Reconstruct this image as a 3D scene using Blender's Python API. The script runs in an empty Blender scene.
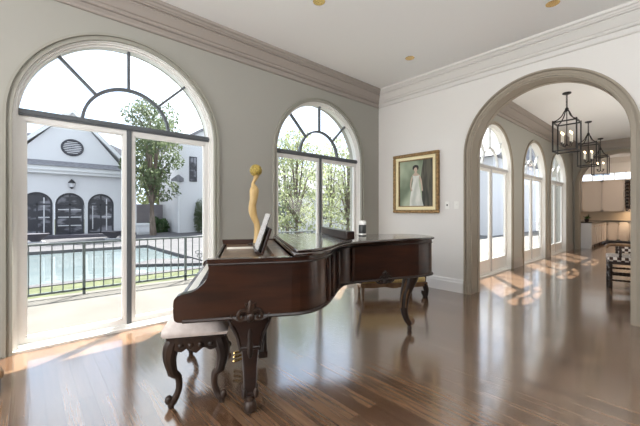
import bpy, bmesh, math, random
from math import pi, sin, cos, radians as R
from mathutils import Vector, Matrix, Euler
random.seed(7)
S = bpy.context.scene
C = S.collection

# ------------------------------------------------------------------ camera, sky, sun, exposure
cam = bpy.data.objects.new('camera', bpy.data.cameras.new('camera'))
C.objects.link(cam)
cam.location = (0, 0, 1.25)
cam.rotation_euler = (R(90), 0, R(-41.7))
cam.data.sensor_width = 36
cam.data.lens = 328 / 640 * 36
cam.data.shift_y = -1 / 640
cam.data.clip_start = .05
S.camera = cam

W = bpy.data.worlds.new('sky')
S.world = W
W.use_nodes = True
nt = W.node_tree
bg = nt.nodes['Background']
tc = nt.nodes.new('ShaderNodeTexCoord')
nz = nt.nodes.new('ShaderNodeTexNoise')
nz.inputs['Scale'].default_value = 2.6
nz.inputs['Detail'].default_value = 5
nz.inputs['Roughness'].default_value = .55
rp = nt.nodes.new('ShaderNodeValToRGB')
rp.color_ramp.elements[0].position = .40
rp.color_ramp.elements[0].color = (.66, .77, 1.0, 1)
rp.color_ramp.elements[1].position = .60
rp.color_ramp.elements[1].color = (.90, .95, 1.0, 1)
nt.links.new(tc.outputs['Generated'], nz.inputs['Vector'])
nt.links.new(nz.outputs['Fac'], rp.inputs['Fac'])
nt.links.new(rp.outputs['Color'], bg.inputs['Color'])
bg.inputs['Strength'].default_value = 2.3

sun = bpy.data.lights.new('sun', 'SUN')
sun.energy = 24
sun.angle = R(.6)
sun.color = (1.0, .97, .92)
so = bpy.data.objects.new('sun', sun)
C.objects.link(so)
so.rotation_euler = Vector((-1.3, -1.0, -2.3)).to_track_quat('-Z', 'Y').to_euler()


def area(name, loc, target, sx, sy, power, col):
    l = bpy.data.lights.new(name, 'AREA')
    l.shape = 'RECTANGLE'
    l.size, l.size_y, l.energy, l.color = sx, sy, power, col
    o = bpy.data.objects.new(name, l)
    C.objects.link(o)
    o.location = loc
    o.rotation_euler = (Vector(target) - Vector(loc)).to_track_quat('-Z', 'Y').to_euler()
    return o


# added unseen fill lamps behind the camera and in the hall, plus kitchen lighting
area('fill_behind', (-2.95, 1.2, 1.9), (5, 1.2, 1.9), 4.0, 2.6, 180, (.98, .98, 1.0))  # added fill; the wall behind it has no window
area('ceiling_bounce_fill', (.3, -1.9, 1.5), (.3, -1.89, 3.6), 2.2, 1.6, 270, (.93, .98, 1.0))  # added fill, aimed up to bounce off the ceiling
area('hall_fill', (9.5, -.8, 1.3), (10, 1.3, 3.5), 7.0, 1.2, 110, (1.0, .96, .90))  # added fill hidden behind the jamb, brightens the hall ceiling
area('kitchen_light', (16.9, .6, 3.4), (17.3, 1.6, 0), 2.5, 2.5, 90, (1.0, .80, .64))
vs = S.view_settings
vs.view_transform = 'Standard'
vs.look = 'None'
vs.exposure = 0.12
vs.gamma = 1
vs.use_curve_mapping = False
S.cycles.max_bounces = 10
S.cycles.diffuse_bounces = 5
S.cycles.transparent_max_bounces = 24
S.cycles.use_denoising = True
S.cycles.caustics_reflective = False
S.cycles.caustics_refractive = False
S.cycles.sample_clamp_indirect = 8


# ------------------------------------------------------------------ materials
def mat(name, col, rough=.5, metal=0., spec=.5, noise=None, bump=None, coat=0., emit=None, coat_ior=1.5, coat_rough=.05):
    m = bpy.data.materials.new(name)
    m.use_nodes = True
    n = m.node_tree
    b = n.nodes['Principled BSDF']
    b.inputs['Base Color'].default_value = (*col, 1)
    b.inputs['Roughness'].default_value = rough
    b.inputs['Metallic'].default_value = metal
    b.inputs['Specular IOR Level'].default_value = spec
    b.inputs['Coat Weight'].default_value = coat
    b.inputs['Coat IOR'].default_value = coat_ior
    b.inputs['Coat Roughness'].default_value = coat_rough
    if emit:
        b.inputs['Emission Color'].default_value = (*emit[0], 1)
        b.inputs['Emission Strength'].default_value = emit[1]
    t = None
    if noise or bump:
        t = n.nodes.new('ShaderNodeTexCoord')
    if noise:       # (second colour, scale xyz, detail, contrast low, high)
        c2, sc, det, lo, hi = noise
        mp = n.nodes.new('ShaderNodeMapping')
        mp.inputs['Scale'].default_value = sc
        x = n.nodes.new('ShaderNodeTexNoise')
        x.inputs['Scale'].default_value = 1
        x.inputs['Detail'].default_value = det
        r = n.nodes.new('ShaderNodeValToRGB')
        r.color_ramp.elements[0].position = lo
        r.color_ramp.elements[0].color = (*col, 1)
        r.color_ramp.elements[1].position = hi
        r.color_ramp.elements[1].color = (*c2, 1)
        n.links.new(t.outputs['Object'], mp.inputs['Vector'])
        n.links.new(mp.outputs['Vector'], x.inputs['Vector'])
        n.links.new(x.outputs['Fac'], r.inputs['Fac'])
        n.links.new(r.outputs['Color'], b.inputs['Base Color'])
    if bump:        # (scale, strength, distance)
        x = n.nodes.new('ShaderNodeTexNoise')
        x.inputs['Scale'].default_value = bump[0]
        x.inputs['Detail'].default_value = 3
        k = n.nodes.new('ShaderNodeBump')
        k.inputs['Strength'].default_value = bump[1]
        k.inputs['Distance'].default_value = bump[2]
        n.links.new(t.outputs['Object'], x.inputs['Vector'])
        n.links.new(x.outputs['Fac'], k.inputs['Height'])
        n.links.new(k.outputs['Normal'], b.inputs['Normal'])
    return m


def glass_mat(name, tint=(1, 1, 1), ior=1.45, rough=.0, boost=1.0):
    m = bpy.data.materials.new(name)
    m.use_nodes = True
    n = m.node_tree
    n.nodes.remove(n.nodes['Principled BSDF'])
    out = n.nodes['Material Output']
    tr = n.nodes.new('ShaderNodeBsdfTransparent')
    tr.inputs['Color'].default_value = (*tint, 1)
    gl = n.nodes.new('ShaderNodeBsdfGlossy')
    gl.inputs['Roughness'].default_value = rough
    lw_ = n.nodes.new('ShaderNodeLayerWeight')
    lw_.inputs['Blend'].default_value = .5
    po = n.nodes.new('ShaderNodeMath')
    po.operation = 'POWER'
    po.inputs[1].default_value = 5
    n.links.new(lw_.outputs['Facing'], po.inputs[0])
    mu = n.nodes.new('ShaderNodeMath')
    mu.operation = 'MULTIPLY_ADD'
    mu.inputs[1].default_value = .5 * boost
    mu.inputs[2].default_value = .03 * boost
    mx = n.nodes.new('ShaderNodeMixShader')
    n.links.new(po.outputs[0], mu.inputs[0])
    n.links.new(mu.outputs[0], mx.inputs['Fac'])
    n.links.new(tr.outputs[0], mx.inputs[1])
    n.links.new(gl.outputs[0], mx.inputs[2])
    n.links.new(mx.outputs[0], out.inputs['Surface'])
    return m


def floor_mat():
    m = bpy.data.materials.new('oak_planks')
    m.use_nodes = True
    n = m.node_tree
    b = n.nodes['Principled BSDF']
    L = n.links.new
    t = n.nodes.new('ShaderNodeTexCoord')
    sp = n.nodes.new('ShaderNodeSeparateXYZ')
    cb = n.nodes.new('ShaderNodeCombineXYZ')
    L(t.outputs['Object'], sp.inputs[0])
    L(sp.outputs['Y'], cb.inputs['X'])
    L(sp.outputs['X'], cb.inputs['Y'])
    br = n.nodes.new('ShaderNodeTexBrick')
    br.inputs['Scale'].default_value = 1
    br.inputs['Brick Width'].default_value = 1.35
    br.inputs['Row Height'].default_value = .085
    br.inputs['Mortar Size'].default_value = .0016
    br.inputs['Mortar Smooth'].default_value = .2
    br.inputs['Bias'].default_value = -.1
    br.offset = .37
    br.inputs['Color1'].default_value = (.125, .066, .036, 1)
    br.inputs['Color2'].default_value = (.255, .155, .092, 1)
    br.inputs['Mortar'].default_value = (.03, .015, .008, 1)
    L(cb.outputs[0], br.inputs['Vector'])
    mp = n.nodes.new('ShaderNodeMapping')
    mp.inputs['Scale'].default_value = (2.2, 46, 1)
    L(cb.outputs[0], mp.inputs['Vector'])
    g = n.nodes.new('ShaderNodeTexNoise')
    g.inputs['Scale'].default_value = 1
    g.inputs['Detail'].default_value = 6
    g.inputs['Roughness'].default_value = .65
    L(mp.outputs[0], g.inputs['Vector'])
    gr = n.nodes.new('ShaderNodeValToRGB')
    gr.color_ramp.elements[0].position = .32
    gr.color_ramp.elements[0].color = (.42, .38, .36, 1)
    gr.color_ramp.elements[1].position = .62
    gr.color_ramp.elements[1].color = (1.15, 1.1, 1.05, 1)
    L(g.outputs['Fac'], gr.inputs['Fac'])
    mx = n.nodes.new('ShaderNodeMix')
    mx.data_type = 'RGBA'
    mx.blend_type = 'MULTIPLY'
    mx.inputs['Factor'].default_value = .8
    L(br.outputs['Color'], mx.inputs[6])
    L(gr.outputs['Color'], mx.inputs[7])
    L(mx.outputs[2], b.inputs['Base Color'])
    rr = n.nodes.new('ShaderNodeMapRange')
    rr.inputs['To Min'].default_value = .16
    rr.inputs['To Max'].default_value = .30
    L(g.outputs['Fac'], rr.inputs['Value'])
    L(rr.outputs[0], b.inputs['Roughness'])
    b.inputs['Specular IOR Level'].default_value = .5
    b.inputs['Coat Weight'].default_value = 1
    b.inputs['Coat IOR'].default_value = 2.1
    b.inputs['Coat Roughness'].default_value = .11
    bp = n.nodes.new('ShaderNodeBump')
    bp.inputs['Strength'].default_value = .12
    bp.inputs['Distance'].default_value = .004
    ad = n.nodes.new('ShaderNodeMath')
    ad.operation = 'SUBTRACT'
    L(g.outputs['Fac'], ad.inputs[0])
    L(br.outputs['Fac'], ad.inputs[1])
    L(ad.outputs[0], bp.inputs['Height'])
    L(bp.outputs['Normal'], b.inputs['Normal'])
    L(bp.outputs['Normal'], b.inputs['Coat Normal'])
    return m


def checker_mat(name, c1, c2, scale):
    m = mat(name, c1, .8)
    n = m.node_tree
    t = n.nodes.new('ShaderNodeTexCoord')
    k = n.nodes.new('ShaderNodeTexChecker')
    k.inputs['Scale'].default_value = scale
    k.inputs['Color1'].default_value = (*c1, 1)
    k.inputs['Color2'].default_value = (*c2, 1)
    mp = n.nodes.new('ShaderNodeMapping')
    mp.inputs['Location'].default_value = (.013, .017, .021)
    n.links.new(t.outputs['Object'], mp.inputs['Vector'])
    n.links.new(mp.outputs[0], k.inputs['Vector'])
    n.links.new(k.outputs['Color'], n.nodes['Principled BSDF'].inputs['Base Color'])
    return m


M = {}
M['wall'] = mat('shaded_greige_paint', (.385, .375, .335), .75, spec=.25, bump=(60, .05, .002))  # greige darkened for the backlit window wall; hall walls share it
M['wall_lit'] = mat('lit_greige_paint', (.76, .74, .71), .75, spec=.25, bump=(60, .05, .002))  # same wall paint lightened for the wall the windows light
M['crown'] = mat('shaded_taupe_trim', (.36, .32, .285), .5, spec=.35)  # shade of the window-wall crown is in this taupe; hall trim shares it
M['crown_lit'] = mat('lit_trim_paint', (.70, .68, .65), .5, spec=.35)  # crown colour lightened for the wall that catches the window light
M['casing'] = mat('casing_paint', (.35, .34, .29), .5, spec=.35)
M['arch'] = mat('arch_trim_paint', (.36, .315, .25), .5, spec=.35)
M['base'] = mat('baseboard_paint', (.78, .76, .74), .45)
M['ceiling'] = mat('ceiling_paint', (.82, .82, .81), .85, spec=.2)
M['floor'] = floor_mat()
M['white'] = mat('white_window_paint', (.82, .81, .78), .4)
M['muntin'] = mat('grey_window_bar', (.10, .11, .12), .45)
M['hall_bar'] = mat('pale_window_bar', (.55, .55, .55), .45)
M['glass'] = glass_mat('window_glass', (.97, .985, .98), 1.45, 0., .7)
M['mahogany'] = mat('mahogany', (.013, .0042, .0022), .32, noise=((.046, .0145, .006), (2.2, 7, 16), 5, .35, .7), coat=1, coat_rough=.07)
M['dark_mahogany'] = mat('dark_mahogany', (.011, .0045, .003), .36, spec=.35, noise=((.024, .009, .005), (3, 3, 12), 4, .4, .7), coat=.4, coat_rough=.1)
M['lid_polish'] = mat('polished_lid', (.020, .009, .006), .25, noise=((.035, .014, .008), (3, 3, 12), 4, .4, .7), coat=1, coat_rough=.12, coat_ior=2.0)
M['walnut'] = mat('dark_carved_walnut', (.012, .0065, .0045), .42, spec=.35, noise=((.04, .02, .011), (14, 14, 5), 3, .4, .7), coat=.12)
M['lit_walnut'] = mat('lit_brown_walnut', (.13, .07, .035), .4, noise=((.24, .14, .07), (14, 14, 5), 3, .4, .7), coat=.4)  # lighter copy of the walnut, with light put into the colour
M['ivory'] = mat('ivory_keys', (.80, .77, .68), .3)
M['ebony'] = mat('ebony_keys', (.012, .012, .013), .3)
M['brass'] = mat('brass', (.75, .53, .22), .25, 1)
M['cushion'] = mat('bench_cloth', (.66, .59, .55), .7, noise=((.74, .67, .63), (22, 22, 22), 3, .4, .6))
M['gold_cloth'] = mat('golden_cloth', (.50, .36, .14), .6, noise=((.62, .47, .22), (30, 30, 30), 3, .4, .6))
M['black'] = mat('black_iron', (.012, .012, .013), .45)
M['black_plastic'] = mat('black_jar', (.035, .037, .035), .35)
M['white_plastic'] = mat('white_plastic', (.85, .84, .80), .4)
M['paper'] = mat('printed_page', (.56, .55, .53), .8, noise=((.40, .39, .38), (2, 90, 90), 1, .48, .52))
M['sculpt_wood'] = mat('pale_carved_wood', (.46, .30, .11), .5, noise=((.62, .44, .20), (20, 20, 4), 4, .4, .65))
M['sculpt_gold'] = mat('carved_gilt', (.46, .33, .07), .45, .3, noise=((.30, .22, .05), (60, 60, 60), 2, .45, .55), bump=(90, .8, .01))
M['gilt'] = mat('gilt_frame', (.36, .22, .09), .42, .5, noise=((.22, .13, .05), (30, 30, 30), 3, .4, .6))
M['cream_gilt'] = mat('cream_gilt', (.84, .74, .46), .4, .1)
M['candle'] = mat('candle_sleeve', (.86, .83, .74), .5)
M['bulb'] = mat('bulb', (1, .9, .7), .3, emit=((1, .72, .38), 9))
M['lamp'] = mat('downlight_lens', (.9, .88, .8), .3, emit=((1, .93, .8), 2.2))
M['check'] = checker_mat('brown_cream_check', (.055, .024, .016), (.78, .72, .66), 21)
M['cab'] = mat('cream_cabinet', (.74, .67, .60), .45)
M['cab_white'] = mat('white_cabinet', (.80, .80, .82), .45)
M['counter'] = mat('dark_granite', (.03, .026, .025), .2, noise=((.09, .08, .075), (60, 60, 60), 3, .45, .6))
M['splash'] = mat('tile_splash', (.66, .55, .42), .4)
M['winebox'] = mat('dark_wine', (.03, .018, .016), .35)
M['stucco'] = mat('white_stucco', (.58, .58, .60), .9, spec=.2)
M['stucco_trim'] = mat('stucco_trim', (.64, .645, .66), .8)
M['slate'] = mat('slate_roof', (.14, .14, .155), .8, noise=((.20, .20, .22), (9, 9, 3), 3, .35, .65))
M['paving'] = mat('cream_paving', (.115, .107, .096), .85, noise=((.135, .126, .114), (1.5, 1.5, 1.5), 4, .35, .65), spec=.2)
M['gravel'] = mat('pale_gravel', (.10, .10, .10), .9, noise=((.13, .13, .13), (2, 2, 2), 4, .35, .65), spec=.2)
M['deck'] = mat('grey_deck', (.075, .072, .078), .9, noise=((.10, .096, .10), (2, 2, 2), 4, .35, .65), spec=.2)
M['dark_grey'] = mat('dark_stone', (.07, .065, .08), .8)
M['lawn'] = mat('lawn', (.075, .085, .045), .95, noise=((.11, .118, .07), (5, 5, 5), 4, .35, .65), spec=.1)
M['iron_rail'] = mat('iron_railing', (.10, .12, .125), .5)
M['water'] = mat('pool_water', (.14, .175, .185), .06, noise=((.175, .205, .21), (.6, 1.2, 1), 3, .35, .65), bump=(3, .12, .03))
M['dark_glass'] = mat('door_glass', (.04, .04, .05), .35, spec=.4, noise=((.20, .20, .23), (1.3, 1.3, 2.6), 3, .48, .6))
M['dark_frame'] = mat('dark_door_frame', (.035, .035, .045), .5)
M['door_white'] = mat('white_sash', (.55, .55, .58), .5)
M['garden_wall'] = mat('mauve_garden_wall', (.19, .175, .19), .9)
M['bark'] = mat('bark', (.16, .125, .10), .9, noise=((.09, .07, .055), (8, 8, 2), 4, .4, .6))
def leaf_mat(name, a, b):
    m = mat(name, a, .6, noise=(b, (1.1, 1.1, 1.1), 3, .35, .65), spec=.3)
    n = m.node_tree
    out, pb_ = n.nodes['Material Output'], n.nodes['Principled BSDF']
    src = pb_.inputs['Base Color'].links[0].from_socket
    tl_ = n.nodes.new('ShaderNodeBsdfTranslucent')
    mx = n.nodes.new('ShaderNodeMixShader')
    mx.inputs['Fac'].default_value = .45
    n.links.new(src, tl_.inputs['Color'])
    n.links.new(pb_.outputs[0], mx.inputs[1])
    n.links.new(tl_.outputs[0], mx.inputs[2])
    n.links.new(mx.outputs[0], out.inputs['Surface'])
    return m


for nm, a, b in (('leaf', (.075, .105, .05), (.15, .18, .10)), ('leaf_light', (.19, .22, .10), (.36, .39, .24)), ('leaf_dark', (.04, .09, .03), (.10, .18, .06))):
    M[nm] = leaf_mat(nm, a, b)


# ------------------------------------------------------------------ geometry helper
class MB:
    def __init__(s):
        s.v, s.f = [], []

    def add(s, vs, fs):
        o = len(s.v)
        s.v += [tuple(p) for p in vs]
        s.f += [tuple(i + o for i in f) for f in fs]
        return s

    def box(s, x0, x1, y0, y1, z0, z1, mtx=None):
        v = [Vector(p) for p in ((x0, y0, z0), (x1, y0, z0), (x1, y1, z0), (x0, y1, z0), (x0, y0, z1), (x1, y0, z1), (x1, y1, z1), (x0, y1, z1))]
        if mtx:
            v = [mtx @ p for p in v]
        return s.add(v, [(0, 3, 2, 1), (4, 5, 6, 7), (0, 1, 5, 4), (1, 2, 6, 5), (2, 3, 7, 6), (3, 0, 4, 7)])

    def prism(s, poly, h0, h1, plane='xy'):
        n = len(poly)
        def p3(p, h):
            return {'xy': (p[0], p[1], h), 'xz': (p[0], h, p[1]), 'yz': (h, p[0], p[1])}[plane]
        v = [p3(p, h0) for p in poly] + [p3(p, h1) for p in poly]
        f = [tuple(range(n))[::-1], tuple(range(n, 2 * n))] + [(i, (i + 1) % n, n + (i + 1) % n, n + i) for i in range(n)]
        return s.add(v, f)

    def tube(s, path, rad, n=10, caps=True, sx=1., sy=1.):
        P = [Vector(p) for p in path]
        rs = rad if isinstance(rad, (list, tuple)) else [rad] * len(P)
        rings, prev = [], None
        for i, p in enumerate(P):
            t = (P[min(i + 1, len(P) - 1)] - P[max(i - 1, 0)]).normalized()
            if prev is None:
                a = Vector((1, 0, 0)) if abs(t.x) < .8 else Vector((0, 1, 0))
                a = (a - t * a.dot(t)).normalized()
            else:
                a = (prev - t * prev.dot(t)).normalized()
            prev = a
            b = t.cross(a)
            rings.append([p + (a * cos(2 * pi * k / n) * sx + b * sin(2 * pi * k / n) * sy) * rs[i] for k in range(n)])
        v = [q for r in rings for q in r]
        f = []
        for i in range(len(P) - 1):
            for k in range(n):
                f.append((i * n + k, i * n + (k + 1) % n, (i + 1) * n + (k + 1) % n, (i + 1) * n + k))
        if caps:
            f.append(tuple(range(n))[::-1])
            f.append(tuple(range((len(P) - 1) * n, len(P) * n)))
        return s.add(v, f)

    def lathe(s, prof, cx=0, cy=0, n=20, cz=0):
        v, f = [], []
        for r, z in prof:
            v += [(cx + r * cos(2 * pi * k / n), cy + r * sin(2 * pi * k / n), cz + z) for k in range(n)]
        m = len(prof)
        for i in range(m - 1):
            for k in range(n):
                f.append((i * n + k, i * n + (k + 1) % n, (i + 1) * n + (k + 1) % n, (i + 1) * n + k))
        f += [tuple(range(n))[::-1], tuple(range((m - 1) * n, m * n))]
        return s.add(v, f)

    def ball(s, c, rx, ry, rz, n=14, m=9, mtx=None):
        v, f = [], []
        for i in range(m + 1):
            t = pi * i / m
            for k in range(n):
                p = Vector((rx * sin(t) * cos(2 * pi * k / n), ry * sin(t) * sin(2 * pi * k / n), -rz * cos(t)))
                if mtx:
                    p = mtx @ p
                v.append(p + Vector(c))
        for i in range(m):
            for k in range(n):
                f.append((i * n + k, i * n + (k + 1) % n, (i + 1) * n + (k + 1) % n, (i + 1) * n + k))
        return s.add(v, f)

    def band(s, cx, r0, r1, spring, y0, y1, zb=0., n=32, a0=0., a1=pi):
        """flat arch band in the xz plane with straight legs down to zb (none when zb is None)"""
        pin, po = [], []
        if zb is not None:
            pin.append((cx + r0, zb)); po.append((cx + r1, zb))
        for i in range(n + 1):
            a = a0 + (a1 - a0) * i / n
            pin.append((cx + r0 * cos(a), spring + r0 * sin(a)))
            po.append((cx + r1 * cos(a), spring + r1 * sin(a)))
        if zb is not None:
            pin.append((cx - r0, zb)); po.append((cx - r1, zb))
        k = len(pin)
        v = [(p[0], y, p[1]) for y in (y0, y1) for p in pin + po]
        f = []
        for i in range(k - 1):
            f += [(i, i + 1, k + i + 1, k + i), (2 * k + i, 3 * k + i, 3 * k + i + 1, 2 * k + i + 1),
                  (i, 2 * k + i, 2 * k + i + 1, i + 1), (k + i, k + i + 1, 3 * k + i + 1, 3 * k + i)]
        f += [(0, k, 3 * k, 2 * k), (k - 1, 3 * k - 1, 4 * k - 1, 2 * k - 1)]
        return s.add(v, f)

    def halfdisc(s, cx, r, spring, y0, y1, zb, n=32):
        pts = [(cx + r, zb)] + [(cx + r * cos(pi * i / n), spring + r * sin(pi * i / n)) for i in range(n + 1)] + [(cx - r, zb)]
        if abs(spring - zb) < 1e-6:
            pts = pts[1:-1]
        return s.prism(pts, y0, y1, 'xz')

    def swap(s):
        """mirror x and y (turns a wall along x into one along y)"""
        s.v = [(p[1], p[0], p[2]) for p in s.v]
        s.f = [f[::-1] for f in s.f]
        return s

    def move(s, dx, dy, dz=0):
        s.v = [(p[0] + dx, p[1] + dy, p[2] + dz) for p in s.v]
        return s

    def xf(s, m):
        s.v = [tuple(m @ Vector(p)) for p in s.v]
        return s

    def build(s, name, m, parent=None, smooth=35, bevel=0, seg=2, fix=True):
        me = bpy.data.meshes.new(name)
        me.from_pydata(s.v, [], s.f)
        if fix:
            b = bmesh.new(); b.from_mesh(me)
            bmesh.ops.recalc_face_normals(b, faces=b.faces)
            b.to_mesh(me); b.free()
        if smooth:
            me.shade_smooth()
            me.set_sharp_from_angle(angle=R(smooth))
        me.materials.append(M[m] if isinstance(m, str) else m)
        o = bpy.data.objects.new(name, me)
        C.objects.link(o)
        if parent:
            o.parent = parent
        if bevel:
            k = o.modifiers.new('bevel', 'BEVEL')
            k.width, k.segments, k.limit_method, k.angle_limit = bevel, seg, 'ANGLE', R(35)
        return o


def thing(name, label, cat, loc=(0, 0, 0), rz=0, group=None):
    o = bpy.data.objects.new(name, None)
    o.empty_display_size = .1
    C.objects.link(o)
    o.location = loc
    o.rotation_euler = (0, 0, rz)
    return tag(o, label, cat, group)


def tag(o, label, cat, group=None, kind=None):
    o['label'] = label
    o['category'] = cat
    if group:
        o['group'] = group
    if kind:
        o['kind'] = kind
    return o


def struct(o, label=None, cat=None):
    o['kind'] = 'structure'
    if label:
        o['label'] = label
        o['category'] = cat
    return o


def copy_tree(o, parent=None):
    c = o.copy()
    C.objects.link(c)
    if parent:
        c.parent = parent
    for ch in list(o.children):
        copy_tree(ch, c)
    return c


def cr(pts, n=6):
    """Catmull-Rom through tuples of any length"""
    out = []
    k = len(pts)
    for i in range(k - 1):
        p0, p1, p2, p3 = pts[max(i - 1, 0)], pts[i], pts[i + 1], pts[min(i + 2, k - 1)]
        for j in range(n):
            t = j / n
            out.append(tuple(.5 * (2 * b + (c - a) * t + (2 * a - 5 * b + 4 * c - d) * t * t + (-a + 3 * b - 3 * c + d) * t ** 3)
                             for a, b, c, d in zip(p0, p1, p2, p3)))
    out.append(tuple(pts[-1]))
    return out


# ------------------------------------------------------------------ room shell
YW, XA, ZC = 3.93, 5.0, 3.495          # window wall, arch wall, ceiling height
YH = 2.58                             # window wall of the hall
XE = 13.75                            # end wall of the hall
XK = 18.2  
YK = 3.3                              # window side wall of the kitchen
#                           # back wall of the kitchen


def arched_wall(name, m, u0, u1, zt, ops, t0, t1, along_y=False):
    """wall of thickness t0..t1 along u with arched openings (centre, radius, spring, bottom)"""
    mb = MB()
    N = 24
    cols = []
    x = u0
    quads = []          # front faces as (u,z) quads
    rev = []
    for (c, r, sp, zb) in sorted(ops):
        quads.append(((x, 0), (c - r, 0), (c - r, zt), (x, zt)))
        pts = [(c - r * cos(pi * i / N), sp + r * sin(pi * i / N)) for i in range(N + 1)]
        for a, b in zip(pts, pts[1:]):
            quads.append((a, b, (b[0], zt), (a[0], zt)))
            rev.append((a, b))
        rev += [((c - r, zb), (c - r, sp)), ((c + r, sp), (c + r, zb))]
        if zb > 0:
            quads.append(((c - r, 0), (c + r, 0), (c + r, zb), (c - r, zb)))
            rev.append(((c - r, zb), (c + r, zb)))
        x = c + r
    quads.append(((x, 0), (u1, 0), (u1, zt), (x, zt)))
    for q in quads:
        mb.add([(p[0], t0, p[1]) for p in q], [(0, 1, 2, 3)])
        mb.add([(p[0], t1, p[1]) for p in q], [(3, 2, 1, 0)])
    for a, b in rev + [((u0, 0), (u0, zt)), ((u1, zt), (u1, 0)), ((u0, zt), (u1, zt))]:
        mb.add([(a[0], t0, a[1]), (b[0], t0, b[1]), (b[0], t1, b[1]), (a[0], t1, a[1])], [(0, 1, 2, 3)])
    if along_y:
        mb.swap()
    return struct(mb.build(name, m, smooth=0, fix=False))


W1, W2 = .815, 3.575                    # centres of the two big windows
RW, SPR = .92, 2.10
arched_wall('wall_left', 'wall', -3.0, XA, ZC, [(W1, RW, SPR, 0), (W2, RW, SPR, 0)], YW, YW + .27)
AC, AR, ASP = 1.30, .89, 2.11         # the arched opening to the hall
arched_wall('wall_front', 'wall_lit', -3.2, YW + .27, ZC, [(AC, AR, ASP, 0)], XA, XA + .3, True)
HW = (7.02, 9.6, 11.85)
arched_wall('wall_hall', 'wall', XA + .3, XE, ZC, [(c, .9, 2.10, 0) for c in HW], YH, YH + .16)
arched_wall('wall_end', 'wall', -1.0, YK + .2, ZC, [(1.42, 1.02, 2.1, 0)], XE, XE + .28, True)
struct(MB().box(-3.2, -3.0, -3.4, YW + .27, 0, ZC).build('wall_back', 'wall_lit', smooth=0))
struct(MB().box(-3.0, XA, -3.4, -3.2, 0, ZC).build('wall_right', 'dark_mahogany', smooth=0))  # unseen wall, made dark to darken the reflections in the piano
struct(MB().box(XA + .3, XK, -1.2, -1.0, 0, ZC).build('wall_hall_right', 'wall', smooth=0))
struct(MB().box(-3.2, XA + .3, -3.4, YW + .03, -.2, 0).box(XA + .3, XE, -3.4, YH + .03, -.2, 0).box(XE, XK + .2, -3.4, YK + .1, -.2, 0).build('floor', 'floor', smooth=0))
struct(MB().box(-3.2, XA + .3, -3.4, YW + .27, ZC, ZC + .2).box(XA + .3, XE, -3.4, YH + .16, ZC, ZC + .2).box(XE, XK + .2, -3.4, YK + .2, ZC, ZC + .2).build('ceiling', 'ceiling', smooth=0))
struct(MB().box(XE + .28, XK + .2, YK, YK + .2, 0, ZC).build('wall_kitchen_left', 'wall_lit', smooth=0))
# kitchen back wall with a long high window
kb = MB()
kb.box(XK, XK + .2, -1.2, YK, 0, 2.57).box(XK, XK + .2, -1.2, YK, 2.9, ZC)
kb.box(XK, XK + .2, 3.12, YK, 2.57, 2.9).box(XK, XK + .2, -1.2, -.4, 2.57, 2.9)
struct(kb.build('wall_kitchen', 'wall_lit', smooth=0))
# eave added out of view, sized to limit the sun on the floor
struct(MB().prism([(YW + .2, ZC + .02), (5.0, ZC + .02), (5.08, ZC + .12), (5.08, ZC + .25), (YW + .2, ZC + .6)], -3.2, XA + .3, 'yz').build('sun_block_eave', 'stucco_trim', smooth=0))

# crown mouldings
CP = [(0, .365), (.030, .365), (.042, .348), (.042, .325), (.016, .318), (.016, .268), (.048, .262), (.064, .24), (.064, .222), (.084, .215),
      (.118, .172), (.150, .130), (.165, .118), (.165, .100), (.205, .096), (.205, .080), (.228, .070), (.240, .048), (.268, .042), (.275, .030), (.275, 0), (0, 0)]


def crown(name, m, u0, u1, wall, sgn, along_y=False, k=1., zc=ZC):
    mb = MB()
    pr = [(wall + sgn * d * k, zc - z * k) for d, z in CP]
    mb.prism(pr, u0, u1, 'yz')
    if along_y:
        mb.swap()
    return struct(mb.build(name, m, smooth=25))


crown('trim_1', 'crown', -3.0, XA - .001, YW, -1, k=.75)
crown('trim_2', 'crown_lit', -3.2, YW - .001, XA, -1, True, k=.75)
crown('trim_3', 'crown', XA + .3, XE, YH, -1, k=.75)
crown('trim_4', 'crown', -1.0, YH, XE, -1, True, k=.75)
crown('trim_5', 'crown_lit', -1.0, YK, XK, -1, True, k=.6)
# baseboards
BP = [(0, 0), (.022, 0), (.022, .15), (.016, .165), (.014, .19), (.006, .205), (0, .205)]


def baseboard(name, m, u0, u1, wall, sgn, along_y=False):
    mb = MB().prism([(wall + sgn * d, z) for d, z in BP], u0, u1, 'yz')
    if along_y:
        mb.swap()
    return struct(mb.build(name, m, smooth=0))


baseboard('baseboard_front', 'base', AC + AR + .105, YW, XA, -1, True)
baseboard('baseboard_left', 'base', W1 + RW + .09, W2 - RW - .09, YW, -1)
baseboard('baseboard_corner', 'base', W2 + RW + .09, XA, YW, -1)
for i, (a, b) in enumerate([(XA + .3, HW[0] - .99), (HW[0] + .99, HW[1] - .99), (HW[1] + .99, HW[2] - .99), (HW[2] + .99, XE)]):
    baseboard('baseboard_hall' + ('' if i == 0 else '.%03d' % i), 'crown', a, b, YH, -1)


# moulded casing of the arched openings between rooms
def arch_casing(name, c, r, sp, wall, sgn, m='arch'):
    mb = MB()
    def bb(r0, r1, d0, d1):
        mb.band(c, r0, r1, sp, wall + sgn * d0, wall + sgn * d1, 0, 40)
    bb(r - .002, r + .02, -.002, .018)
    bb(r + .02, r + .034, 0, .030)
    bb(r + .034, r + .060, 0, .018)
    bb(r + .060, r + .086, 0, .045)
    bb(r + .068, r + .08, .04, .055)
    mb.swap()
    return struct(mb.build(name, m, smooth=30))


arch_casing('trim_6', AC, AR, ASP, XA, -1)
arch_casing('trim_7', AC, AR, ASP, XA + .3, 1)
arch_casing('trim_8', 1.42, 1.02, 2.1, XE, -1)
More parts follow.
